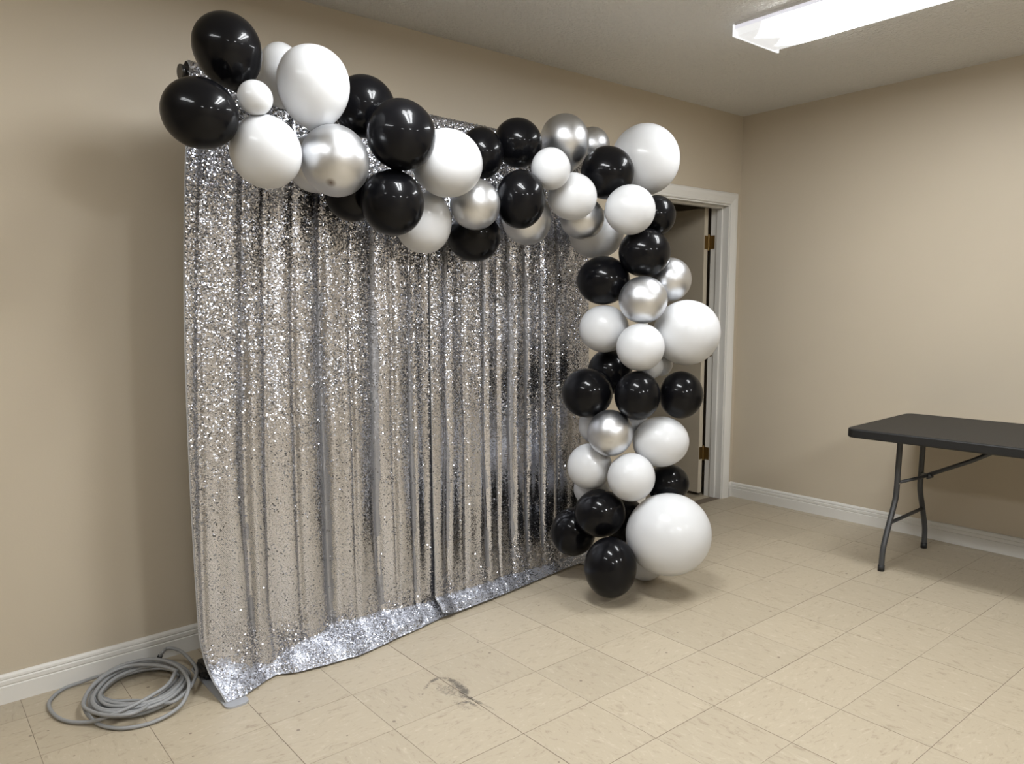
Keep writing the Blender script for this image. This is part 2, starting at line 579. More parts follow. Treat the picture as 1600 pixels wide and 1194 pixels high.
# the hall behind the door
box('floor_hall', (-2.2, WT, -0.08), (0.9, 3.0, -0.002), M_HALLF, kind='structure')
box('ceiling_hall', (-2.2, WT, 2.45), (0.9, 3.0, 2.55), M_CEIL, kind='structure')
box('wall_hall_back', (-2.3, 3.0, -0.08), (1.0, 3.1, 2.55), M_WALL, kind='structure')
box('wall_hall_left', (-2.3, WT, -0.08), (-2.2, 3.0, 2.55), M_WALL, kind='structure')
box('wall_hall_right', (0.9, WT, -0.08), (1.0, 3.0, 2.55), M_WALL, kind='structure')

# ------------------------------------------------------------------ ceiling lights


def emis(name, col, strength, build=None):
    m = bpy.data.materials.new(name)
    m.use_nodes = True
    nt = m.node_tree
    b = nt.nodes['Principled BSDF']
    b.inputs['Base Color'].default_value = (0.6, 0.6, 0.62, 1)
    b.inputs['Roughness'].default_value = 0.25
    b.inputs['Emission Color'].default_value = (*col, 1)
    b.inputs['Emission Strength'].default_value = strength
    if build:
        build(nt, b)
    return m


def end_glow(strength):
    def f(nt, b):      # the two tubes inside start a hand's breadth from the end of the lens
        tc = N(nt, 'ShaderNodeTexCoord')
        sep = N(nt, 'ShaderNodeSeparateXYZ')
        nt.links.new(tc.outputs['Object'], sep.inputs[0])

        def mm(op, a, c=None, clamp=False):
            n = N(nt, 'ShaderNodeMath', operation=op, use_clamp=clamp)
            for k, q in enumerate((a, c)):
                if q is None:
                    continue
                if isinstance(q, (int, float)):
                    n.inputs[k].default_value = q
                else:
                    nt.links.new(q, n.inputs[k])
            return n.outputs[0]
        ax = mm('ABSOLUTE', sep.outputs[0])
        ay = mm('ABSOLUTE', sep.outputs[1])
        wid = mm('ADD', mm('MULTIPLY', mm('MAXIMUM', mm('SUBTRACT', 0.54, ay), 0.0), 0.90), 0.035)
        dx = mm('DIVIDE', mm('SUBTRACT', ax, 0.082), wid)
        dy = mm('MAXIMUM', mm('DIVIDE', mm('SUBTRACT', ay, 0.48), 0.09), 0.0)
        d = mm('ADD', mm('MULTIPLY', dx, dx), mm('MULTIPLY', dy, dy))
        g = mm('SUBTRACT', 1.0, d, True)
        g = mm('MULTIPLY', g, g)
        s = mm('ADD', mm('MULTIPLY', g, strength), 0.62)
        nt.links.new(s, b.inputs['Emission Strength'])
    return f


M_SIDE = emis('lens side glow', (0.86, 0.87, 1.0), 0.62)
M_RIM = emis('lens end plate', (0.95, 0.97, 1.0), 0.85)
for fx, fy, st, lab in FIXTURES:
    t = thing('ceiling_light', lab, 'light', (fx, fy, H), group='fluorescent ceiling lights')
    hw, hl = 0.18, 0.61
    bm = bmesh.new()
    add_box(bm, (-hw - 0.0006, -hl + 0.004, -0.0125), (hw + 0.0006, hl - 0.004, 0.0))
    obj('housing', bm, M_HOUSE, t)
    # wraparound lens: wide flat bottom, short upright sides
    prof = [(-hw, -0.010), (-hw, -0.028), (-0.160, -0.050), (-0.138, -0.0545), (-0.046, -0.0555), (0.046, -0.0555), (0.138, -0.0545), (0.160, -0.050), (hw, -0.028), (hw, -0.010)]
    ys = [-hl, -0.33, 0.33, hl]
    bm = bmesh.new()
    rows_ = [[bm.verts.new((px, yy, pz)) for px, pz in prof] for yy in ys]
    kinds = [0, 3, 3, 1, 4, 1, 3, 3, 0]            # side, slope, edge, tube strip, gap between the tubes
    for a in range(3):
        for k in range(len(prof) - 1):
            f = bm.faces.new((rows_[a][k], rows_[a][k + 1], rows_[a + 1][k + 1], rows_[a + 1][k]))
            f.material_index = kinds[k] if (a == 1 or k in (0, 8)) else 2
    me = bpy.data.meshes.new('lens')
    bm.to_mesh(me)
    bm.free()
    tint = (0.965, 0.985, 1.0)
    link('lens', me, [M_SIDE, emis('tube glow', tint, st * 1.35), emis('tube end glow', tint, st, end_glow(st)), emis('margin glow', tint, st * 0.09), emis('gap glow', tint, st * 0.4)], t)
    box_prof = [(-hw, -0.008), (-hw, -0.0565), (hw, -0.0565), (hw, -0.008)]
    for yy in (-hl, hl):
        bm = bmesh.new()
        add_pts = [(px * 1.01, pz) for px, pz in box_prof]
        lo = [bm.verts.new((px, yy - 0.004, pz)) for px, pz in add_pts]
        hi = [bm.verts.new((px, yy + 0.004, pz)) for px, pz in add_pts]
        n = len(lo)
        bm.faces.new(lo)
        bm.faces.new(hi[::-1])
        for k in range(n):
            bm.faces.new((lo[k], lo[(k + 1) % n], hi[(k + 1) % n], hi[k]))
        obj('end_cap', bm, M_RIM, t)

# ------------------------------------------------------------------ backdrop stand


def bar_y(x):
    return -0.43 + 0.085 * (x + 3.73)


BZ = 2.140
XL, XR = -3.712, -1.74
sx_, sy_ = XL, bar_y(XL)
st = thing('backdrop_stand', 'dark pipe stand with flat grey feet holding up the silver sequin curtains', 'stand', ((XL + XR) / 2, bar_y((XL + XR) / 2), 0))
SO = Vector(st.location)
bpy.context.view_layer.update()


def sl(p):
    return Vector(p) - SO


tube('crossbar', [sl((XL, bar_y(XL), BZ)), sl((XR, bar_y(XR), BZ))], 0.019, M_BLKMET, st, 16)
tube('end_plug', [sl((XL - 0.012, bar_y(XL) - 0.001, BZ)), sl((XL - 0.001, bar_y(XL), BZ))], 0.0235, M_BLKMET, st, 20)
for px in (XL + 0.075, XR - 0.06):
    tube('upright', [sl((px, bar_y(px) + 0.05, 0.006)), sl((px, bar_y(px) + 0.05, BZ - 0.02))], 0.019, M_STEEL, st, 16)
    tube('base_socket', [sl((px, bar_y(px) + 0.05, 0.006)), sl((px, bar_y(px) + 0.05, 0.14))], 0.027, M_BLKMET, st, 16)
    cq = px + 0.042
    c = tube('coupler', [sl((cq - 0.05, bar_y(cq - 0.05), BZ + 0.006)), sl((cq - 0.035, bar_y(cq - 0.035), BZ + 0.004)), sl((cq - 0.01, bar_y(cq), BZ - 0.006)), sl((cq + 0.03, bar_y(cq + 0.03), BZ - 0.01)), sl((cq + 0.07, bar_y(cq + 0.07), BZ - 0.01))],
             [0.036, 0.035, 0.029, 0.026, 0.026], M_BLKMET, st, 18)
    bm = bmesh.new()
    bmesh.ops.create_uvsphere(bm, u_segments=12, v_segments=8, radius=0.0055)
    bmesh.ops.translate(bm, verts=bm.verts, vec=sl((cq - 0.006, bar_y(cq) - 0.029, BZ - 0.004)))
    obj('spring_button', bm, M_CHROMEBTN, st, smooth=True)
for px, wdt in ((-3.762, 0.082), (-1.80, 0.092)):
    bm = bmesh.new()
    x0, x1 = px - wdt / 2, px + wdt / 2
    y1 = bar_y(px) + 0.25
    y0 = -0.600 if px < -3 else -0.40
    prism(bm, [(x - SO.x, y - SO.y) for x, y in rounded_rect(x0, y0, x1, y1, 0.026, 6)], 0.0, 0.007)
    obj('foot_plate', bm, M_STEEL, st)
    bm = bmesh.new()
    add_box(bm, sl((px - 0.046, y1 - 0.17, 0.007)), sl((px + 0.035, y1 - 0.05, 0.062)), 0.018, 3)
    obj('foot_weight', bm, M_BLKMET, st)

# ------------------------------------------------------------------ sequin curtains
HEM_X = np.array([-3.90, -3.815, -3.727, -3.62, -3.575, -3.516, -3.424, -3.269, -3.14, -2.964, -2.806, -2.73, -2.58, -2.369, -2.124, -1.942, -1.80])
HEM_Y = np.array([-0.560, -0.562, -0.550, -0.487, -0.470, -0.505, -0.522, -0.538, -0.514, -0.479, -0.444, -0.440, -0.424, -0.399, -0.362, -0.342, -0.33])
FOLD = [  # x at the top, drift to the bottom, depth, half width
    (-3.640, -0.05, 0.020, 0.012), (-3.515, -0.03, 0.030, 0.017), (-3.440, -0.04, 0.012, 0.010), (-3.345, -0.03, 0.016, 0.012),
    (-3.235, -0.02, 0.036, 0.019), (-3.120, -0.03, 0.014, 0.012), (-3.020, -0.015, 0.032, 0.024), (-2.935, -0.03, 0.014, 0.010),
    (-2.850, -0.02, 0.026, 0.014), (-2.655, -0.025, 0.034, 0.018), (-2.560, -0.03, 0.015, 0.010), (-2.455, -0.02, 0.032, 0.020),
    (-2.370, -0.02, 0.018, 0.010), (-2.290, -0.015, 0.030, 0.018), (-2.190, -0.01, 0.030, 0.022), (-2.085, -0.01, 0.024, 0.016), (-1.975, 0.0, 0.028, 0.018)]


def vnoise(x, y, seed):
    """smooth value noise in 0..1 on a unit lattice"""
    rg = np.random.default_rng(seed)
    g = rg.random((64, 256))
    xi, yi = np.floor(x).astype(int), np.floor(y).astype(int)
    fx, fy = x - xi, y - yi
    fx, fy = fx * fx * (3 - 2 * fx), fy * fy * (3 - 2 * fy)
    a, b_ = xi % 64, yi % 256
    a1, b1 = (xi + 1) % 64, (yi + 1) % 256
    return (g[a, b_] * (1 - fx) + g[a1, b_] * fx) * (1 - fy) + (g[a, b1] * (1 - fx) + g[a1, b1] * fx) * fy


RB = 0.026        # radius of the rod pocket over the bar


def surf(x, s, side):
    """curtain surface: x along the bar (m), s fabric length below the top of the rod pocket; negative s goes over the bar"""
    drop = np.maximum(s, 0.0)
    zt = BZ
    # slow sideways creep: the left edge leans out towards the floor
    lean = -0.155 * (1 - np.exp(-drop / 1.0)) * np.exp(-np.maximum(x + 3.70, 0) / 0.55)
    xb = x + lean
    yb = bar_y(x)
    xb = xb + 0.048 * np.clip((drop - 1.88) / 0.28, 0, 1) ** 1.4 * np.exp(-np.maximum(x + 3.70, 0) / 0.25)
    hem = np.interp(xb, HEM_X, HEM_Y)
    hang = yb - RB - 0.004
    bend = 0.034 + 0.10 * np.exp(-((x + 3.70) / 0.13) ** 2)          # radius of the turn onto the floor
    zlow = 0.006 + 0.004 * (side == 1)
    A = 0.86                                                          # the hem lies out at a slope, not flat
    runf = np.maximum(hang - hem - bend * (1 - math.cos(A)), 0.0)
    slope = runf / math.sin(A)
    straight = zt - zlow - bend * math.sin(A) - slope * math.cos(A)
    arc = bend * A
    total = straight + arc + slope
    q = drop / (2.16) * total                                          # s = 2.16 is the hem everywhere
    a1 = np.clip((q - straight) / bend, 0, A)
    r1 = np.clip(q - straight - arc, 0, None)
    z = zt - np.minimum(q, straight) - bend * np.sin(a1) - r1 * math.cos(A)
    y = hang - bend * (1 - np.cos(a1)) - r1 * math.sin(A)
    # folds fade in below the bar and die out towards the hem
    fade = (0.30 + 0.70 * np.clip(drop / 0.9, 0, 1)) * np.clip((2.18 - drop) / 0.35, 0, 1) ** 0.7
    f = np.zeros_like(x)
    groove = np.zeros_like(x)
    for k, (fx, dr_, dep, wd) in enumerate(FOLD):
        c = fx + dr_ * np.clip(drop / 2.1, 0, 1) + 0.010 * (vnoise(drop * 2.2, np.full_like(drop, k * 3.3), 5) - 0.5)
        wv = wd * (0.75 + 0.6 * vnoise(drop * 1.6, np.full_like(drop, k * 5.1 + 2), 6))
        e = np.exp(-((x - c) / wv) ** 2)
        f += 0.62 * dep * e
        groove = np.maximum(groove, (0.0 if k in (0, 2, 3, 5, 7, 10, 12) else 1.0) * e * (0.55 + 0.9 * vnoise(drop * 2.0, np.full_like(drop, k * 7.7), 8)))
    f += 0.007 * np.sin(2 * math.pi * (x + 0.02 * drop) / 0.215 + 1.0) + 0.0022 * np.sin(2 * math.pi * x / 0.093 + 1.5 * drop)
    f += 0.006 * (vnoise(x * 9 + 60, drop * 2.4, 21) - 0.5)
    up = np.clip((drop - 0.02) / 0.12, 0, 1)
    y = y + f * fade * up * np.where(a1 > 0, np.cos(a1), 1)
    # the flared hem ripples on the floor
    rip = np.clip((drop - 1.95) / 0.2, 0, 1)
    z = z + rip * np.clip((2.16 - drop) / 0.03, 0.2, 1) * (0.012 * vnoise(x * 11 + 30, drop * 9, 31) + 0.004 * vnoise(x * 40 + 9, drop * 30, 32))
    if side == 1:      # right panel: its left edge curls forward over the other panel
        ed = np.clip((-2.745 - 0.05 * drop / 2.1 + 0.10 - xb) / 0.10, 0, 1)
        y = y - 0.004 - 0.007 * np.clip(drop / 1.8, 0, 1) - 0.014 * np.sin(ed * math.pi) * np.clip((drop - 0.9) / 1.0, 0.0, 1)
        z = z + 0.035 * rip * ed
        xb = xb - 0.045 * drop / 2.1 * np.clip((-2.5 - x) / 0.245, 0, 1)
    # over the bar and down behind it
    ov = np.clip(-s, 0, None)
    rb = RB + 0.011 * np.exp(-((x + 3.688) / 0.022) ** 4)
    th = np.clip(ov / rb, 0, math.pi)
    back = np.clip(ov - math.pi * rb, 0, None)
    yo = yb - rb * np.cos(th) - 0.004 * (side == 1)
    zo = zt + rb * np.sin(th) - back
    y = np.where(s < 0, yo, y)
    z = np.where(s < 0, zo, z)
    return np.stack([xb, y, np.maximum(z, 0.004)], -1), groove


def grid_mesh(name, P):
    n, m_ = P.shape[:2]
    me = bpy.data.meshes.new(name)
    idx = np.arange(n * m_).reshape(n, m_)
    q = np.stack([idx[:-1, :-1], idx[1:, :-1], idx[1:, 1:], idx[:-1, 1:]], -1).reshape(-1)
    nf = len(q) // 4
    me.vertices.add(n * m_)
    me.vertices.foreach_set('co', P.reshape(-1).astype(np.float32))
    me.loops.add(len(q))
    me.loops.foreach_set('vertex_index', q.astype(np.int32))
    me.polygons.add(nf)
    me.polygons.foreach_set('loop_start', np.arange(0, nf * 4, 4, dtype=np.int32))
    me.polygons.foreach_set('use_smooth', np.ones(nf, bool))
    me.update(calc_edges=True)
    return me


def curtain(side, xa, xb, label):
    org = np.array([xa if side == 0 else xb, bar_y(xa), 0.0])
    nx, ns = int((xb - xa) / 0.006), 330
    xs = np.linspace(xa, xb, nx)
    ss = np.concatenate([np.linspace(-0.14, 0, 18)[:-1], np.linspace(0, 2.16, ns)])
    X, S = np.meshgrid(xs, ss, indexing='ij')
    P, _ = surf(X, S, side)
    me = grid_mesh('sequin_curtain', P - org)
    o = link('sequin_curtain', me, M_FAB)
    o.location = org
    tag(o, label, 'curtain', 'silver sequin curtains')
    # sequins: each its own little plate sewn on the mesh, in staggered rows
    d = 0.0043
    gx = np.arange(xa + (0.006 if side == 0 else 0.004), xb - 0.004, d)
    gs = np.arange(-0.07, 2.1585, d * 0.92)
    X, S = np.meshgrid(gx, gs, indexing='ij')
    X = X + np.where(np.arange(len(gs)) % 2, d / 2, 0)[None, :]
    X = (X + RNG.normal(0, 0.0004, X.shape)).ravel()
    S = (S + RNG.normal(0, 0.0004, S.shape)).ravel()
    e = 0.0015
    P, groove = surf(X, S, side)
    tx = surf(X + e, S, side)[0] - surf(X - e, S, side)[0]
    tsv = surf(X, S + e, side)[0] - surf(X, S - e, side)[0]
    tx /= np.linalg.norm(tx, axis=1)[:, None]
    tsv -= tx * (tx * tsv).sum(1)[:, None]
    tsv /= np.linalg.norm(tsv, axis=1)[:, None]
    nrm = np.cross(tx, tsv)
    flip = np.sign((nrm * np.array([0.0, -1.0, 0.25])).sum(1))
    flip[S < 0] = np.sign(nrm[S < 0, 2] + 1e-9)
    nrm = nrm * flip[:, None]
    n = len(X)
    # how untidy the sequins lie: patches that were brushed smooth, ragged clumps, and strays tilted far over
    rag = vnoise(X * 14 + 80, S * 3.0, 41) * 0.6 + vnoise(X * 45 + 80, S * 22, 42) * 0.4
    hgt = np.clip((1.65 - S) / 0.8, 0, 1)
    sig = 0.030 + 0.055 * hgt + 0.22 * np.clip(rag * 1.7 - 0.45, 0, 1) * (0.15 + 0.85 * hgt)
    sig = sig + 0.34 * np.clip((S - 1.84) / 0.2, 0, 1) * np.clip(vnoise(X * 22 + 40, S * 9, 72) * 1.8 - 0.5, 0.15, 1)
    ta, tb = RNG.normal(0, 1, n) * sig, RNG.normal(0, 1, n) * sig - SEQ_TILT
    ta = ta + 0.16 * (vnoise(X * 85 + 20, S * 2.3, 61) - 0.5) * (0.4 + 0.6 * hgt)
    tb = tb + 0.10 * (vnoise(X * 60 + 33, S * 3.1, 62) - 0.5) * (0.3 + 0.7 * hgt)
    top = S < 0.07
    ta = np.where(top, RNG.normal(0, 0.25, n), ta)
    tb = np.where(top, RNG.normal(0, 0.25, n), tb)
    clump = vnoise(X * 30 + 50, S * 24, 43)
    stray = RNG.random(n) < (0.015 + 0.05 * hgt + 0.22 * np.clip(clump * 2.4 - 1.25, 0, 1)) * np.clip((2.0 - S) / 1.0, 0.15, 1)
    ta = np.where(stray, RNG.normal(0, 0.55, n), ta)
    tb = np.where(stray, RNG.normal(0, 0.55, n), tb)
    nn = nrm + tx * ta[:, None] + tsv * tb[:, None]
    nn /= np.linalg.norm(nn, axis=1)[:, None]
    ux = tx - nn * (tx * nn).sum(1)[:, None]
    ux /= np.linalg.norm(ux, axis=1)[:, None]
    us = np.cross(nn, ux)
    lift = 0.0012 + 0.0022 * (np.abs(ta) + np.abs(tb))
    C = P + nrm * lift[:, None]
    h = 0.00235
    V = np.stack([C - ux * h - us * h * 0.6, C + us * -h * 1.05, C + ux * h - us * h * 0.6, C + ux * h + us * h * 0.6, C + us * h * 1.05, C - ux * h + us * h * 0.6], 1) - org
    me = bpy.data.meshes.new('sequins')
    me.vertices.add(n * 6)
    me.vertices.foreach_set('co', V.reshape(-1).astype(np.float32))
    me.loops.add(n * 6)
    me.loops.foreach_set('vertex_index', np.arange(n * 6, dtype=np.int32))
    me.polygons.add(n)
    me.polygons.foreach_set('loop_start', np.arange(0, n * 6, 6, dtype=np.int32))
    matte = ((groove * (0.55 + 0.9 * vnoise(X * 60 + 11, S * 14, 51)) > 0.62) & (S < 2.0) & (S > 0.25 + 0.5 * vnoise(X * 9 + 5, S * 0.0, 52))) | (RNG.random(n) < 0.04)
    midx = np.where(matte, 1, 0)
    midx = np.where(stray & (RNG.random(n) < 0.55) & (S < 1.98), 2, midx)  # about half the strays take the painted gap shade
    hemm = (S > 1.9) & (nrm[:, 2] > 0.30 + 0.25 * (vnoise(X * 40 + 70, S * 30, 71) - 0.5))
    midx = np.where(hemm & (RNG.random(n) < 0.80), 3, midx)  # most of the sloping hem takes the painted reflection tone
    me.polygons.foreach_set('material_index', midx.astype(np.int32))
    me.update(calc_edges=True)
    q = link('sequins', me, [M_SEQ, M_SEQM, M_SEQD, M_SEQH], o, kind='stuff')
    return o


SEQ_TILT = 0.0
curtain(0, -3.703, -2.640, 'left silver sequin curtain, whose outer hem drags over the grey foot plate')
curtain(1, -2.745, -1.735, 'right silver sequin curtain running behind the column of balloons')

# ------------------------------------------------------------------ balloons
GROUP = 'black, white and silver balloons of the garland'
LABELS = {
    1: 'black balloon at the very top left of the garland, the highest black one',
    2: 'black balloon hanging past the left end of the curtain, leftmost of the garland',
    3: 'white balloon half hidden behind the big egg-shaped white one at the top left',
    4: 'big egg-shaped white balloon high in front, touching the chrome one with a dark tip',
    5: 'tiny white balloon wedged between the two leftmost black balloons',
    6: 'round white balloon directly below the tiny white one near the left end',
    7: 'big chrome silver balloon with a dark spot at its tip, upper left of the garland',
    8: 'dull silver balloon mostly hidden behind the big chrome one with a dark tip',
    9: 'black balloon right behind the big egg-shaped white one, above a big glossy black one',
    10: 'big glossy black balloon just right of the chrome balloon with a dark tip',
    11: 'black balloon hanging directly under the big glossy black one beside the chrome balloon',
    12: 'black balloon in shadow below the dark-tipped chrome one, only its lower edge showing',
    13: 'round white balloon just right of the big glossy black one, top middle of the arch',
    14: 'egg-shaped white balloon hanging low in shade below the round white top middle one',
    15: 'small silver balloon between the round white top middle one and a glossy black one',
    16: 'black balloon lowest in the middle of the arch, under the small silver one',
    17: 'black balloon partly hidden behind the round white top middle one, below the bare curtain top',
    18: 'black balloon at the top edge between the bare curtain top and the tall silver one',
    19: 'glossy black balloon in front of the arch, right of the small silver one',
    20: 'silver balloon peeking out below the glossy black one, against the curtain',
    21: 'tall silver balloon at the top edge, left of the biggest white one above the door',
    22: 'small silver balloon peeking out behind the tall silver one at the top edge',
    23: 'small white balloon in front of the tall silver one at the top edge',
    24: 'white balloon directly below the small white one at the arch bend',
    25: 'black balloon at the arch bend, left of the big white one above the door',
    26: 'big white balloon at the top right corner above the white door frame',
    27: 'white balloon under the big white corner one, beside a half-hidden black one',
    28: 'black balloon overlapping the top of the door opening, half hidden behind a white one',
    29: 'silver balloon in shade under the arch bend, below two white ones',
    30: 'dim white balloon against the curtain under the arch bend, below a shaded silver one',
    31: 'black balloon topping the column, under the white one beside the half-hidden black one',
    32: 'black balloon at the upper left of the column, against the curtain',
    33: 'silver balloon in front of the upper column, left of the silver one by the door',
    34: 'silver balloon sticking out of the upper column towards the open door',
    35: 'white balloon on the left of the column, below the upper left black one',
    36: 'big white balloon half-way up the column, reaching the door frame',
    37: 'white balloon in front half-way up the column, left of the big door-side white one',
    38: 'black balloon mostly hidden under the white balloon on the left of the column',
    39: 'tiny white balloon peeking out under the front white one half-way up the column',
    40: 'tiny shaded white balloon under the big white one by the door frame',
    41: 'black balloon leftmost in the row of three black ones across the column',
    42: 'black balloon in the middle of the row of three black ones across the column',
    43: 'black balloon nearest the door in the row of three black ones across the column',
    44: 'silver balloon below the row of three black ones across the column',
    45: 'wide white balloon below the row of three black ones, on the door side',
    46: 'white balloon on the left of the lower column, below the lowest silver one',
    47: 'round white balloon in front of the lower column, above the huge white one',
    48: 'black balloon on the door side of the lower column, above the huge white one',
    49: 'huge white balloon near the floor, the largest of all',
    50: 'black balloon left of the huge white one, topmost of the three lowest black ones',
    51: 'black balloon against the curtain foot, leftmost of the lowest black ones',
    52: 'black balloon standing on the floor tiles at the foot of the column',
    53: 'white balloon on the floor, mostly hidden behind the huge white one',
    54: 'shaded white balloon deep in the lower left of the column, only a sliver showing',
    55: 'shaded white balloon tucked behind the lowest silver one, against the curtain',
    56: 'shaded white balloon in the gap between the lowest silver one and the wide white one',
    57: 'black balloon deep behind the round white and huge white ones in the lower column',
}
BALL = '''1 k -3.659 -0.688 2.153 -0.288 -0.181 0.94 0.0992 0.0992 0.109
2 k -3.777 -0.752 1.946 -0.554 -0.787 -0.27 0.1069 0.0993 0.103
3 w -3.421 -0.518 2.16 -0.486 -0.874 0.016 0.0789 0.1052 0.0911
4 w -3.412 -0.736 2.081 -0.043 -0.252 0.967 0.113 0.113 0.1262
5 w -3.631 -0.802 2.002 -0.392 -0.918 0.056 0.0505 0.0494 0.0499
6 w -3.59 -0.754 1.861 -0.343 -0.823 -0.453 0.1068 0.1093 0.1081
7 s -3.366 -0.767 1.858 -0.435 -0.53 -0.728 0.1105 0.1137 0.1121
8 s -3.338 -0.546 1.881 -0.543 -0.746 -0.385 0.0906 0.0976 0.0941
9 k -3.146 -0.575 2.093 -0.325 -0.946 0.005 0.1101 0.1059 0.108
10 k -3.114 -0.766 1.97 -0.275 -0.958 -0.076 0.119 0.1177 0.1183
11 k -3.121 -0.701 1.751 -0.289 -0.903 -0.317 0.1122 0.1148 0.1135
12 k -3.181 -0.512 1.791 -0.515 -0.762 -0.393 0.0942 0.0937 0.094
13 w -2.889 -0.712 1.908 -0.315 -0.946 -0.077 0.1324 0.1222 0.1272
14 w -2.896 -0.554 1.709 -0.236 0.265 -0.935 0.1077 0.1077 0.1206
15 s -2.72 -0.65 1.781 -0.335 -0.919 -0.206 0.0996 0.0992 0.0994
16 k -2.622 -0.505 1.675 -0.545 -0.753 -0.369 0.1125 0.1066 0.1095
17 k -2.556 -0.482 2.015 -0.67 -0.737 0.092 0.0939 0.1034 0.0985
18 k -2.37 -0.498 2.077 -0.653 -0.751 0.094 0.1053 0.1021 0.1037
19 k -2.487 -0.651 1.817 -0.389 -0.893 -0.228 0.1021 0.1177 0.1096
20 s -2.311 -0.481 1.768 -0.504 -0.784 -0.364 0.1115 0.1168 0.1141
21 s -2.067 -0.472 2.122 -0.282 0.001 0.959 0.112 0.112 0.1236
22 s -1.79 -0.368 2.156 -0.667 -0.738 0.097 0.0883 0.0885 0.0884
23 w -2.356 -0.695 1.946 -0.438 -0.897 -0.061 0.083 0.0846 0.0838
24 w -2.202 -0.662 1.851 -0.446 -0.864 -0.231 0.1081 0.1004 0.1042
25 k -1.969 -0.648 1.974 -0.598 -0.796 0.088 0.122 0.1156 0.1188
26 w -1.709 -0.645 2.061 -0.547 -0.836 -0.051 0.1631 0.1616 0.1624
27 w -1.968 -0.788 1.799 -0.514 -0.856 -0.058 0.1135 0.108 0.1107
28 k -1.721 -0.728 1.796 -0.537 -0.84 -0.076 0.0929 0.093 0.0929
29 s -2.047 -0.563 1.778 -0.472 -0.846 -0.248 0.1032 0.095 0.099
30 w -1.858 -0.469 1.723 -0.824 -0.504 -0.26 0.1339 0.1161 0.1247
31 k -1.843 -0.766 1.619 -0.525 -0.847 -0.09 0.1205 0.1108 0.1155
32 k -1.933 -0.591 1.498 -0.757 -0.584 -0.293 0.1257 0.113 0.1192
33 s -1.898 -0.81 1.403 -0.567 -0.805 0.173 0.1122 0.1069 0.1095
34 s -1.666 -0.771 1.499 -0.553 -0.832 -0.051 0.1047 0.1038 0.1042
35 w -1.94 -0.603 1.269 -0.771 -0.57 0.285 0.119 0.112 0.1155
36 w -1.661 -0.877 1.248 -0.573 -0.814 0.092 0.1588 0.1538 0.1563
37 w -1.93 -0.826 1.189 -0.557 -0.797 0.233 0.1109 0.1088 0.1098
38 k -1.836 -0.543 1.054 -0.705 -0.608 0.365 0.1111 0.1142 0.1127
39 w -1.781 -0.766 1.092 -0.534 -0.843 0.064 0.0563 0.0612 0.0587
40 w -1.671 -0.733 1.096 -0.544 -0.83 0.125 0.0561 0.0627 0.0593
41 k -2.04 -0.592 0.969 -0.867 -0.499 0.013 0.1221 0.1174 0.1197
42 k -1.939 -0.818 0.967 -0.528 -0.848 0.039 0.1063 0.1142 0.1102
43 k -1.7 -0.882 0.955 -0.579 -0.815 0.025 0.1056 0.1132 0.1093
44 s -2.015 -0.719 0.788 -0.521 -0.853 0.025 0.1083 0.1101 0.1092
45 w -1.789 -0.837 0.733 -0.55 -0.829 0.102 0.1354 0.1215 0.1282
46 w -2.014 -0.581 0.606 -0.809 -0.587 -0.031 0.1094 0.1126 0.111
47 w -1.968 -0.812 0.582 -0.525 -0.843 0.115 0.1124 0.1144 0.1134
48 k -1.681 -0.795 0.5 -0.546 -0.819 0.175 0.1073 0.0989 0.103
49 w -1.847 -0.942 0.306 -0.554 -0.81 0.195 0.2026 0.1961 0.1993
50 k -2.031 -0.669 0.391 -0.615 -0.788 0.008 0.1236 0.1172 0.1203
51 k -2.031 -0.482 0.255 -0.829 -0.548 0.111 0.1131 0.122 0.1175
52 k -2.115 -0.821 0.176 -0.665 -0.745 0.058 0.1222 0.143 0.1322
53 w -1.759 -0.723 0.116 -0.667 -0.743 0.06 0.1065 0.1174 0.1118
54 w -1.914 -0.496 0.46 -0.521 -0.852 0.059 0.0944 0.0878 0.091
55 w -1.903 -0.507 0.787 -0.748 -0.536 0.391 0.0833 0.0899 0.0865
56 w -1.765 -0.649 0.787 -0.549 -0.836 0.014 0.0699 0.0767 0.0732
57 k -1.771 -0.582 0.288 -0.511 -0.843 0.169 0.1152 0.1185 0.1168'''
MATS = {'k': M_BLACK, 'w': M_WHITE, 's': M_SILVER}


def lathe(bm, prof, seg, close_top=True):
    rings = []
    for rr, zz in prof:
        if rr < 1e-6:
            rings.append([bm.verts.new((0, 0, zz))])
        else:
            rings.append([bm.verts.new((rr * math.cos(2 * math.pi * k / seg), rr * math.sin(2 * math.pi * k / seg), zz)) for k in range(seg)])
    for a, b_ in zip(rings, rings[1:]):
        for k in range(seg):
            k2 = (k + 1) % seg
            if len(a) == 1:
                bm.faces.new((a[0], b_[k], b_[k2]))
            elif len(b_) == 1:
                bm.faces.new((a[k], a[k2], b_[0]))
            else:
                bm.faces.new((a[k], a[k2], b_[k2], b_[k]))


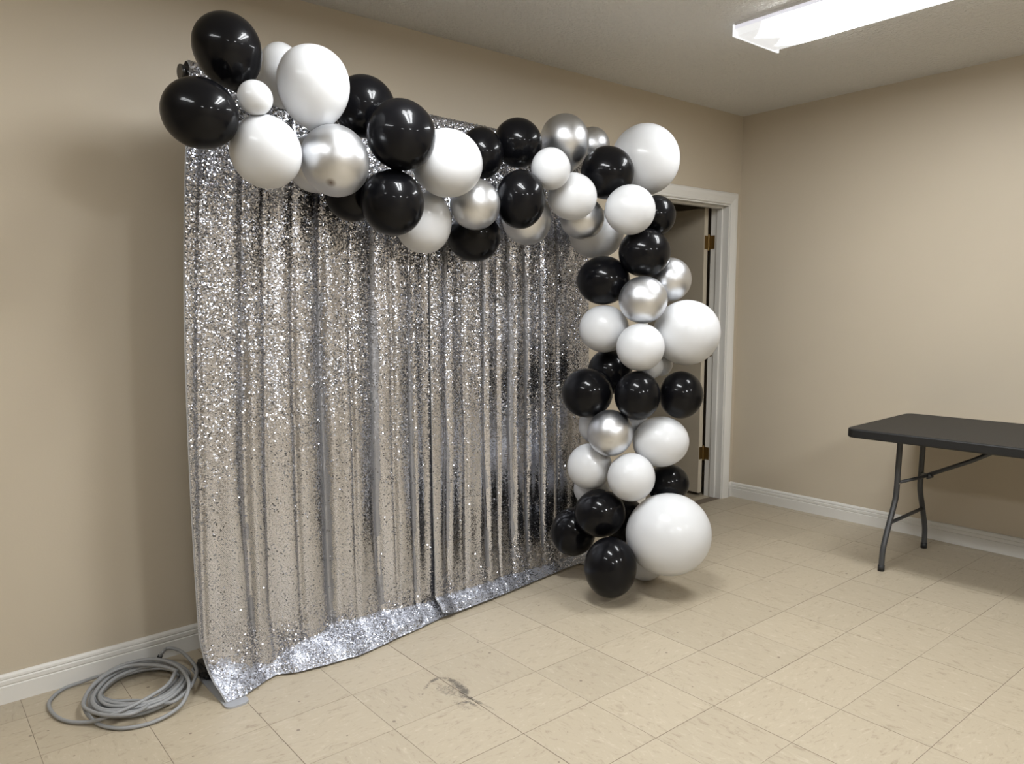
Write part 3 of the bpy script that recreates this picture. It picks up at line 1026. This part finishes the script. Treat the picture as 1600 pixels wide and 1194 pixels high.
for line in BALL.split('\n'):
    q = line.split()
    bid, colr = int(q[0]), q[1]
    cx, cy, cz, ax, ay, az, rx, ry, L = map(float, q[2:])
    W = rx
    egg = 0.085 if bid in (1, 4, 14, 21) else 0.035
    prof = [(0, L)]
    ns_ = 26
    for k in range(1, ns_):
        ph = math.pi * k / ns_
        rr = W * math.sin(ph) * (1 + egg * math.cos(ph))
        zz = L * math.cos(ph)
        if k >= ns_ - 2:                 # the last rings draw in to the neck
            rr = max(rr * 0.8, 0.010)
            zz = zz - 0.004 * (k - ns_ + 3)
        prof.append((rr, zz))
    prof += [(0.008, -L - 0.010), (0.0065, -L - 0.013)]
    bm = bmesh.new()
    lathe(bm, prof, 40)
    for v in bm.verts:
        v.co.y *= ry / rx
    o = obj('balloon', bm, M_SILVERTIP if bid == 7 else MATS[colr], smooth=True)
    zax = Vector((ax, ay, az)).normalized()
    xax = Vector((0, 0, 1)).cross(zax)
    xax = xax.normalized() if xax.length > 0.05 else Vector((0.75, -0.66, 0)).normalized()
    yax = zax.cross(xax)
    o.rotation_mode = 'QUATERNION'
    o.rotation_quaternion = Matrix((xax, yax, zax)).transposed().to_quaternion()
    o.location = (cx, cy, cz)
    tag(o, LABELS[bid], 'balloon', GROUP)
    bm = bmesh.new()
    lathe(bm, [(0, -L - 0.009), (0.009, -L - 0.010), (0.0105, -L - 0.014), (0.008, -L - 0.018), (0.010, -L - 0.021), (0.012, -L - 0.023), (0.009, -L - 0.025), (0, -L - 0.022)], 16)
    obj('knot', bm, MATS[colr], o, smooth=True)

# ------------------------------------------------------------------ folding table
tb = thing('folding_table', 'long folding table with a dark plastic top along the right wall', 'table', (-0.470, -2.205, 0), math.radians(1.3))
bm = bmesh.new()
TXH, TYH = 0.385, 0.925
poly = rounded_rect(-TXH, -TYH, TXH, TYH, 0.055, 8)
inner = rounded_rect(-TXH + 0.006, -TYH + 0.006, TXH - 0.006, TYH - 0.006, 0.050, 8)
under = rounded_rect(-TXH + 0.004, -TYH + 0.004, TXH - 0.004, TYH - 0.004, 0.052, 8)
ZT = 0.748
lay = [[bm.verts.new((x, y, z)) for x, y in pl] for pl, z in ((under, ZT - 0.046), (poly, ZT - 0.040), (poly, ZT - 0.007), (rounded_rect(-TXH + 0.002, -TYH + 0.002, TXH - 0.002, TYH - 0.002, 0.053, 8), ZT - 0.002), (inner, ZT))]
for a, b_ in zip(lay, lay[1:]):
    for k in range(len(a)):
        bm.faces.new((a[k], a[(k + 1) % len(a)], b_[(k + 1) % len(a)], b_[k]))
bm.faces.new(lay[-1])
inn_lo = [bm.verts.new((x, y, ZT - 0.046)) for x, y in rounded_rect(-TXH + 0.02, -TYH + 0.02, TXH - 0.02, TYH - 0.02, 0.04, 8)]
inn_hi = [bm.verts.new((x, y, ZT - 0.022)) for x, y in rounded_rect(-TXH + 0.022, -TYH + 0.022, TXH - 0.022, TYH - 0.022, 0.04, 8)]
for a, b_ in ((lay[0], inn_lo), (inn_lo, inn_hi)):
    for k in range(len(a)):
        bm.faces.new((a[k], b_[k], b_[(k + 1) % len(a)], a[(k + 1) % len(a)]))
bm.faces.new(inn_hi[::-1])
obj('tabletop', bm, M_TOP, tb)
for sgn in (1, -1):
    LY = 0.735 * sgn
    for sx in (-1, 1):
        ctrl = [(sx * 0.150, LY, ZT - 0.024), (sx * 0.151, LY, 0.56), (sx * 0.152, LY, 0.42), (sx * 0.156, LY, 0.375), (sx * 0.172, LY, 0.33), (sx * 0.225, LY, 0.22), (sx * 0.258, LY, 0.145), (sx * 0.270, LY, 0.105), (sx * 0.274, LY, 0.05), (sx * 0.275, LY, 0.008)]
        lg = tube('leg', catmull(ctrl, 5), 0.0145, M_LEG, tb, 14)
        tube('foot_cap', [(sx * 0.275, LY, 0.0), (sx * 0.274, LY, 0.032)], 0.0168, M_FOOT, lg, 14)
    tube('cross_rail', [(-0.213, LY, 0.245), (0.213, LY, 0.245)], 0.010, M_LEG, tb, 10)
    tube('hinge_rail', [(-0.24, LY, ZT - 0.030), (0.24, LY, ZT - 0.030)], 0.012, M_LEG, tb, 10)
    # brace: two arms from the legs meet in a lock, then one bar up to the underside
    ky, kz = LY - 0.10 * sgn, 0.485
    for sx in (-1, 1):
        tube('brace_arm', [(sx * 0.158, LY, 0.452), (sx * 0.012, ky + 0.006 * sgn, kz - 0.004)], 0.0085, M_LEG, tb, 10)
        tube('rivet', [(sx * 0.158, LY - 0.0152 * sgn, 0.452), (sx * 0.158, LY - 0.0178 * sgn, 0.452)], 0.0055, M_CHROMEBTN, tb, 10)
    tube('brace_bar', [(0, ky + 0.02 * sgn, kz - 0.008), (0, ky - 0.20 * sgn, kz + 0.105), (0, ky - 0.42 * sgn, ZT - 0.024)], 0.0115, M_LEG, tb, 10)
    tube('lock_ring', [(0, ky + 0.012 * sgn, kz - 0.010), (0, ky - 0.014 * sgn, kz + 0.003)], 0.0155, M_LEG, tb, 14)

# ------------------------------------------------------------------ coiled cable
CAB = '''-3.884,-0.099,0.05 -3.876,-0.111,0.07 -3.854,-0.099,0.075 -3.823,-0.137,0.07 -3.811,-0.231,0.06 -3.814,-0.314,0.05 -3.846,-0.386,0.045 -3.896,-0.441,0.035 -3.957,-0.463,0.03 -4.023,-0.329,0.01 -4.089,-0.272,0.01 -4.108,-0.189,0.01 -4.033,-0.1,0.011 -3.94,-0.097,0.011 -3.871,-0.141,0.011 -3.854,-0.239,0.012 -3.93,-0.347,0.012 -4.028,-0.353,0.012 -4.108,-0.301,0.012 -4.126,-0.201,0.012 -4.053,-0.077,0.012 -3.947,-0.035,0.012 -3.858,-0.094,0.012 -3.836,-0.249,0.012 -3.924,-0.398,0.012 -4.042,-0.41,0.012 -4.138,-0.346,0.014 -4.149,-0.218,0.015 -4.061,-0.079,0.017 -3.95,-0.042,0.018 -3.864,-0.12,0.02 -3.844,-0.269,0.022 -3.933,-0.392,0.023 -4.041,-0.412,0.025 -4.117,-0.335,0.025 -4.137,-0.234,0.026 -4.057,-0.111,0.026 -3.954,-0.064,0.026 -3.87,-0.142,0.027 -3.846,-0.281,0.027 -3.933,-0.414,0.028 -4.045,-0.428,0.028 -4.138,-0.366,0.026 -4.154,-0.24,0.024 -4.073,-0.081,0.023 -3.955,-0.011,0.021 -3.856,-0.088,0.019 -3.828,-0.267,0.018 -3.924,-0.416,0.016 -4.05,-0.443,0.014 -4.146,-0.362,0.017 -4.153,-0.229,0.019 -4.064,-0.09,0.022 -3.952,-0.065,0.024 -3.872,-0.148,0.027 -3.857,-0.281,0.03 -3.94,-0.39,0.032 -4.038,-0.402,0.035 -4.105,-0.336,0.036 -4.122,-0.247,0.036 -4.051,-0.148,0.037 -3.955,-0.128,0.038 -3.879,-0.18,0.038 -3.858,-0.303,0.039 -3.94,-0.427,0.039 -4.047,-0.441,0.04 -4.135,-0.382,0.039 -4.147,-0.264,0.038 -4.068,-0.129,0.038 -3.96,-0.075,0.037 -3.869,-0.141,0.036 -3.844,-0.302,0.036 -3.936,-0.436,0.035 -4.051,-0.456,0.034 -4.14,-0.383,0.036 -4.149,-0.262,0.037 -4.069,-0.129,0.038 -3.959,-0.105,0.04 -3.879,-0.181,0.042 -3.858,-0.313,0.043 -3.944,-0.426,0.044 -4.044,-0.432,0.046 -4.119,-0.365,0.042 -4.123,-0.249,0.037 -4.047,-0.142,0.032 -3.949,-0.127,0.028 -3.879,-0.173,0.024 -3.864,-0.252,0.019 -3.934,-0.332,0.014 -4.058,-0.493,0.05 -4.137,-0.455,0.05 -4.182,-0.346,0.045 -4.171,-0.252,0.04 -4.117,-0.164,0.05 -4.03,-0.108,0.06 -3.925,-0.133,0.065 -3.871,-0.24,0.065 -3.864,-0.369,0.06 -3.882,-0.442,0.045 -3.931,-0.498,0.02 -4.019,-0.521,0.009 -4.102,-0.499,0.009 -4.155,-0.432,0.01 -4.177,-0.359,0.02 -4.18,-0.29,0.035 -4.145,-0.202,0.045 -4.068,-0.13,0.055 -3.992,-0.13,0.06 -3.922,-0.207,0.065 -3.885,-0.289,0.065 -3.886,-0.309,0.065 -3.933,-0.383,0.06 -4,-0.421,0.055 -4.066,-0.442,0.05 -4.142,-0.431,0.035 -4.183,-0.386,0.015 -4.23,-0.329,0.009 -4.259,-0.258,0.009 -4.266,-0.166,0.009 -4.25,-0.103,0.009 -4.202,-0.047,0.009 -4.139,-0.047,0.015 -4.079,-0.073,0.03 -3.99,-0.058,0.02'''
pts = [tuple(float(v) for v in s.split(',')) for s in CAB.split()]
pts = [(x, y, max(z, 0.0085)) for x, y, z in pts]
path = catmull(pts, 7)
path = [(p[0], min(p[1], -0.026), max(p[2], 0.0082)) for p in path]
cx = sum(p[0] for p in path) / len(path)
cy = sum(p[1] for p in path) / len(path)
bm = bmesh.new()
add_tube(bm, [(p[0] - cx, p[1] - cy, p[2]) for p in path], 0.0066, 10)
cb = obj('cable_coil', bm, M_CABLE, smooth=True)
cb.location = (cx, cy, 0)
tag(cb, 'coil of thick grey cable lying on the floor tiles by the baseboard', 'cable')
p0, p1 = Vector(path[0]) - Vector((cx, cy, 0)), Vector(path[4]) - Vector((cx, cy, 0))
dd = (p0 - p1).normalized()
tube('end_sleeve', [p0 - dd * 0.004, p0 + dd * 0.030], 0.0092, M_FOOT, cb, 12)
